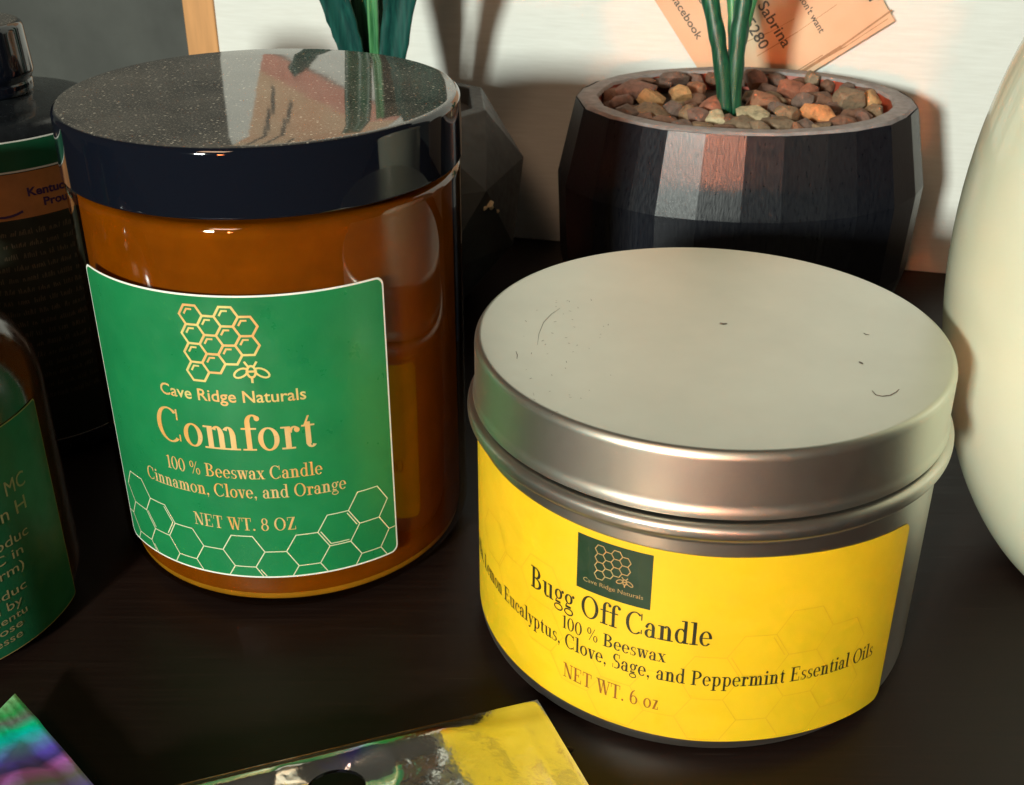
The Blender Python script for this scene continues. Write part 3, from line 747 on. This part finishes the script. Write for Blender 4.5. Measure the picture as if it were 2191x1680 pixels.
# ------------------------------------------------------------------ the two cards
def card(name, label, O, ex, ey, wdt, hgt):
    """a thin card; O one corner, ex along its text, ey across; card millimetres to space"""
    nrm = ex.cross(ey).normalized()
    if nrm.y > 0: nrm = -nrm
    e = empty(name, O, label, 'card')
    V, F = box(O - nrm * .35, ex * wdt, ey * hgt, nrm * .35)
    obj('sheet', V, F, M['card'], e, smooth=False)
    return e, (lambda x, z, off=0.0: O + ex * x + ey * z + nrm * (off * .6 + .02))
cR = on_wall(1915, 45, 3.2); cB = on_wall(1565, 261, 3.2)
ey = (cR - cB).normalized(); up = WN.cross(ey); up = up if up.z > 0 else -up
ex = -up.normalized(); HG = (cR - cB).length; LN = 88.0
O = cB - ex * LN
c1, CW = card('business_card', 'peach business card with dark lettering tucked behind the stone pot', O, ex, ey, LN, HG)
def card_uv(u, v):
    p = on_wall(u, v, 3.2); return (p - O).dot(ex), (p - O).dot(ey)
def card_text(t, end_px, size, width, bold=.0, mat='card_ink'):
    x, y = card_uv(*end_px)
    decal('lettering', sans(t, size, x - width, y, width, bold), CW, .1, M[mat], c1)
card_text('facebook', (1492, 86), 3.2, 14.4, .01)
card_text('Sabrina', (1676, 104), 4.6, 15.2, .012)
card_text('5280', (1628, 108), 4.6, 10.0, .012)
card_text("don't want", (1754, 72), 2.8, 12.6, .01)
card_text('on', (1508, 22), 3.0, 4.0, .01)
card_text('Y', (1866, 12), 4.0, 3.0, .02)
st = []
for (a, b_, wd) in (((1690, 170), (1908, 22), .9), ((1720, 150), (1900, 40), .35), ((1620, 120), (1790, 10), .25), ((1640, 185), (1760, 118), .5), ((1590, 92), (1700, 40), .2)):
    p, q = card_uv(*a), card_uv(*b_); m_ = ((p[0] + q[0]) / 2 + .5, (p[1] + q[1]) / 2)
    st += [seg(*p, *m_, wd), seg(*m_, *q, wd * .6)]
decal('streaks', st, CW, .05, M['card_line'], c1)
# the second card stands higher on the board, above the frame; the jar lid mirrors it
pv = on_wall(566, 118, 1.0); a_ = Vector((pv.x, pv.y, 2 * 92.8 - pv.z))
ex2 = (WD * .94 + Vector((0, 0, .33))).normalized(); ey2 = WN.cross(ex2); ey2 = ey2 if ey2.z > 0 else -ey2
c2, CW2 = card('business_card', 'peach business card with pink band mirrored in the jar lid', a_, ex2, ey2, 52, 82)
decal('pink_band', [[(0, 0), (52, 0), (52, 7), (0, 7)]], CW2, .05, M['card_pink'], c2)
for k, (x, z0, z1) in enumerate(((6, 10, 62), (12, 11, 58), (20, 30, 40), (28, 32, 44))):
    q = []; zz = z0
    while zz < z1:
        q.append(seg(x + random.uniform(-.8, .8), zz, x + random.uniform(-.8, .8), zz + 3.2, 1.3)); zz += 3
    decal('lettering', q, CW2, .08, M['card_ink'], c2)

# ------------------------------------------------------------------ bottles at the left
RX, RY, RR = -119.0, 262.0, 27.5
rb = empty('bottle', (RX, RY, 0), 'dark bottle with dusty black screw cap and green topped label', 'bottle')
prof = fillet([(0.01, .2), (RR - 2, .2), (RR, 3), (RR, 77.2), (24, 79.2), (15.5, 80.4), (11.6, 81.2), (11.6, 84), (0.01, 84)], [0, 2, 2, 4, 3, 2, .8, .4, 0])
V, F = lathe(prof, RX, RY, 96); obj('body', V, F, M['black_plastic'], rb)
V = []; F = []
cp = [(0.01, 96.4), (11.6, 96.4), (12.6, 95.4), (13.2, 85.4), (12.4, 84.0), (12.6, 83.6), (12.6, 81.6), (12.0, 81.2)]
V, F = lathe(fillet(cp, [0, .7, .8, .7, .3, .3, .4, 0]), RX, RY, 96)
def cap_lid():
    return obj('cap', V, F, M['lid'], rb)
cap_lid()
RWR = wrapper(RX, RY, RR, math.radians(20))
rl = label_sheet('label', -26, 34, 6, 76.6, .5, RWR, .1, M['paper_white'], rb)
label_sheet('green_band', -26, 34, 70.4, 76.3, .3, RWR, .15, M['paper_dark_green'], rl)
label_sheet('black_panel', -26, 34, 6.2, 70.0, .3, RWR, .13, M['ink'], rl)
label_sheet('orange_patch', -18, 20.5, 60.0, 69.8, .6, RWR, .17, M['patch'], rl)
decal('lettering', sans('Kentucky', 2.6, 8.0, 64.6, 11.0, .03), RWR, .22, M['purple'], rl)
decal('lettering', sans('Proud', 2.5, 11.0, 62.0, 7.0, .03), RWR, .22, M['purple'], rl)
arc = [(2.6 + 9 * math.cos(math.radians(a)), 69 + 8.2 * math.sin(math.radians(a))) for a in range(215, 300, 8)]
decal('swoosh', [seg(*arc[i], *arc[i + 1], .5) for i in range(len(arc) - 1)], RWR, .22, M['purple'], rl)
random.seed(21)
q = []
for k in range(16):
    zz = 56.5 - k * 2.6; x = -6.0
    while x < 27:
        l = random.uniform(.8, 3.4)
        y = x
        while y < x + l: q.append(seg(y, zz, y + random.uniform(-.2, .3), zz + random.uniform(.5, 1.2), .22)); y += .42
        x += l + .9
decal('small_print', q, RWR, .17, M['dim_text'], rl)

BX, BY, BR = -114.5, 185.0, 29.2
fb = empty('bottle', (BX, BY, 0), 'round-shouldered dark amber bottle with green label at front left', 'bottle')
dome = [(BR * math.cos(math.radians(a)) ** .8 if a < 90 else 0, 44 + 21 * math.sin(math.radians(a))) for a in range(0, 66, 6)]
prof = [(0.01, .2)] + fillet([(0.02, .2), (BR - 3, .2), (BR, 4.5), (BR, 40)], [0, 2.5, 3, 0])[1:] + dome + [(12.5, 64.5), (12.0, 67), (12.0, 74), (0.01, 74)]
V, F = lathe(prof, BX, BY, 96); obj('body', V, F, M['brown_gloss'], fb)
V, F = lathe(fillet([(0.01, 88), (13.5, 88), (14, 69), (12.4, 69)], [0, 1, .5, 0]), BX, BY, 64); obj('cap', V, F, M['lid'], fb)
FWR = wrapper(BX, BY, BR, math.radians(30))
fl = label_sheet('label', -40, 30.5, 2.5, 46.0, .8, FWR, .10, M['gold_dim'], fb)
label_sheet('green_print', -39.8, 30.3, 2.7, 45.8, .7, FWR, .14, M['paper_dark_green'], fl)
for t, wd, xe, z, sz in (('MC', 5.0, 22.5, 33.0, 4.2), ('in H', 7, 21.5, 28.6, 4.0), ('produc', 11, 20.5, 23.6, 3.0), ('C in', 6.5, 18.5, 20.8, 2.8), ('farm)', 8, 18.0, 17.9, 2.8),
                         ('produc', 11, 17.5, 13.8, 2.6), ('ed by', 8, 16.0, 11.3, 2.6), ('mentu', 8, 16.5, 9.0, 2.2), ('gnose', 8, 15.0, 6.9, 2.2), ('onesse', 9, 14.5, 4.8, 2.2)):
    decal('lettering', sans(t, sz, xe - wd, z, wd), FWR, .19, M['print_tan'], fl)

# ------------------------------------------------------------------ cream vase at the right edge
VX, VY, VA, VB = 123.2, 195.0, 43.1, 74.2
vase = empty('vase', (VX, VY, 0), 'cream glazed egg-shaped ceramic vase cut by the right edge', 'vase')
zc = VB * .9; prof = [(0.01, .3), (15, .3)]
for a in range(-62, 74, 3):
    t = math.radians(a); prof.append((VA * math.cos(t), zc + VB * math.sin(t)))
rt = VA * math.cos(math.radians(73)); zt = zc + VB * math.sin(math.radians(73))
prof += [(rt + .6, zt + 1.4), (rt - .8, zt + 2), (rt - 2.2, zt + 1)]
V, F = lathe(prof, VX, VY, 128); obj('body', V, F, M['ceramic'], vase)
V, F = lathe([(rt - 2.2, zt + 1), (rt - 1.5, zt - 8), (28, zc), (0.01, 6)], VX, VY, 64); obj('inside', V, F, M['ceramic'], vase)

# ------------------------------------------------------------------ holographic pouches at the front
def m_holo(name, stops, axis, span, rough=.22, metal=.85, band=None):
    m, nt, b = new_mat(name)
    g = nd(nt, 'ShaderNodeTexCoord'); mp = nd(nt, 'ShaderNodeVectorMath', operation='DOT_PRODUCT')
    nt.links.new(g.outputs['Object'], mp.inputs[0]); mp.inputs[1].default_value = [a * 1000 / span for a in axis]
    co = mm_coord(nt)
    n = noise_tex(nt, co, .10, 3, .5, .8)
    ma = nd(nt, 'ShaderNodeMath', operation='MULTIPLY_ADD'); nt.links.new(n, ma.inputs[0]); ma.inputs[1].default_value = .22; nt.links.new(mp.outputs['Value'], ma.inputs[2])
    sb = nd(nt, 'ShaderNodeMath', operation='SUBTRACT'); nt.links.new(ma.outputs[0], sb.inputs[0]); sb.inputs[1].default_value = .11
    colr = ramp(nt, sb.outputs[0], stops)
    if band:                                              # the rainbow shows only along one narrow fold
        m2 = nd(nt, 'ShaderNodeVectorMath', operation='DOT_PRODUCT'); nt.links.new(g.outputs['Object'], m2.inputs[0]); m2.inputs[1].default_value = [a * 100 for a in band[0]]
        k = ramp(nt, m2.outputs['Value'], [(band[1] / 10, g3(0)), ((band[1] + band[2]) / 20, g3(1)), (band[2] / 10, g3(0))])
        mx = nd(nt, 'ShaderNodeMix', data_type='RGBA'); nt.links.new(k, mx.inputs[0]); nt.links.new(colr, mx.inputs[7])
        nt.links.new(ramp(nt, n, [(.3, (.66, .67, .62)), (.7, (.80, .80, .74))]), mx.inputs[6]); colr = mx.outputs[2]
    nt.links.new(colr, b.inputs['Base Color'])
    b.inputs['Metallic'].default_value = metal; b.inputs['Roughness'].default_value = rough
    bump(nt, b, noise_tex(nt, co, .22, 3), .25, .8); return m
def pouch(name, label, C, e1, e2, l1, l2, puff, hfun, mat, hole=None, n1=70, n2=60, seal=5, soft=14):
    """a pillow of two films: corner C, edges e1 (length l1) and e2 (length l2)"""
    top = []; nrm = e1.cross(e2).normalized()
    if nrm.z < 0: nrm = -nrm
    def pt(i, j, s):
        a, b_ = i / n1, j / n2
        if hole:                                          # the grid hugs the hole's rim
            da, db = a * l1 - hole[0], b_ * l2 - hole[1]; q = math.hypot(da / hole[2], db / hole[3])
            if .88 < q < 1.12: a, b_ = (hole[0] + da / q) / l1, (hole[1] + db / q) / l2
        edge = min(1, max(0, min(a, 1 - a) * l1 - 5) / 14) * min(1, max(0, min(b_, 1 - b_) * l2 - seal) / soft)
        edge = math.sin(edge * math.pi / 2)
        if hole: edge *= min(1, max(.06, (q - 1.0) / 1.1))
        h = puff * edge * s + hfun(a * l1, b_ * l2) * (1 if s > 0 else .6) * (.25 + .75 * edge) + (.15 * s if 0 < i < n1 and 0 < j < n2 else 0)
        return C + e1 * (a * l1) + e2 * (b_ * l2) + nrm * h
    V = []; F = []
    for s in (1, -1):
        for j in range(n2 + 1):
            for i in range(n1 + 1): V.append(pt(i, j, s))
    K = (n1 + 1) * (n2 + 1)
    def inside(i, j):
        if not hole: return False
        a, b_ = (i + .5) / n1 * l1, (j + .5) / n2 * l2
        return ((a - hole[0]) / hole[2]) ** 2 + ((b_ - hole[1]) / hole[3]) ** 2 < 1
    for j in range(n2):
        for i in range(n1):
            a = j * (n1 + 1) + i
            if inside(i, j): continue
            F.append((a, a + 1, a + n1 + 2, a + n1 + 1))
            F.append((K + a, K + a + n1 + 1, K + a + n1 + 2, K + a + 1))
    e = empty(name, (C.x, C.y, 0), label, 'pouch')
    o = obj('film', V, F, mat, e)
    return e, o, pt
# centre pouch: right corner at (1150,1497), top edge runs to (380,1680), right edge to (1260,1680)
C = at_z(1150, 1497, 3.0); D1 = at_z(380, 1680, 6.0); D2 = at_z(1260, 1680, 3.0)
e1 = (D1 - C).normalized(); e2 = (D2 - C).normalized()
hx = at_z(718, 1668, 7.0) - C
def dec(v, a, b_):
    d = a.dot(b_); va, vb = v.dot(a), v.dot(b_); k = 1 - d * d
    return (va - vb * d) / k, (vb - va * d) / k
ha, hb = dec(hx, e1, e2)
e2p = (e2 - e1 * e1.dot(e2)).normalized()
mp_ = m_holo('silver_holographic_film', [(0.0, (.56, .55, .47)), (.22, (.58, .55, .48)), (.29, (.75, .22, .12)), (.36, (.22, .80, .25)), (.43, (.25, .20, .90)), (.50, (.56, .55, .50)), (1, (.56, .55, .47))], e1, 75.0, .15, .95, (e2p, 1.5, 6.0))
def hf(a, b_): return .4 * noise.noise(Vector((a * .07, b_ * .1, 3))) + 1.7 * math.exp(-((b_ - 3.5) / 2.6) ** 2) * min(1, a / 20) + .25 * noise.noise(Vector((a * .12, b_ * .12, 8)))
pouch('foil_pouch', 'silver holographic pouch with a hang hole in front of the tin', C, e1, e2, 95, 60, 2.2, hf, mp_, (ha, hb, 4.7, 3.6), 150, 110, .6, 7)
# left pouch: crimped top corner at (32,1484), right edge to (200,1680), crimped edge towards the lower left
C = at_z(32, 1484, 4.0); D1 = at_z(205, 1684, 4.0); D2 = at_z(-110, 1630, 6.0)
e1 = (D1 - C).normalized(); e2 = (D2 - C).normalized()
mh = m_holo('iridescent_film', [(0.0, (.45, .90, .45)), (.14, (.06, .55, .16)), (.22, (.22, .26, .24)), (.30, (.0, .85, .45)), (.37, (.0, .92, .90)), (.47, (.20, .42, 1.0)), (.56, (.20, .14, 1.0)), (.62, (.12, .08, .45)), (.68, (.80, .25, 1.0)), (.78, (.32, .30, .34)), (.87, (.33, .26, 1.0)), (1, (.30, .29, .32))], e1, 32.0, .32, .12)
def hf2(a, b_):
    crimp = .55 * abs(math.sin(a * 1.6 + 1.3 * noise.noise(Vector((a * .5, b_ * .5, 1))))) * abs(math.sin(b_ * 1.9)) if a < 6 else 0
    return crimp + 1.2 * noise.noise(Vector((a * .09, b_ * .12, 5))) + .9 * math.exp(-((a - 9 - b_ * .12) / 1.6) ** 2)
pouch('foil_pouch', 'blue and green iridescent pouch corner at the lower left', C, e1, e2, 60, 50, 2.5, hf2, mh, None, 110, 90)
# a crumb between pouch and tin
c = at_z(1214, 1603, .9)
cr = stone_mesh('crumb', (c.x, c.y, .8), 1.3, .7, .8, M['soil'], 77, None)
tag(cr, 'tiny dark crumb on the shelf beside the silver pouch', 'crumb')
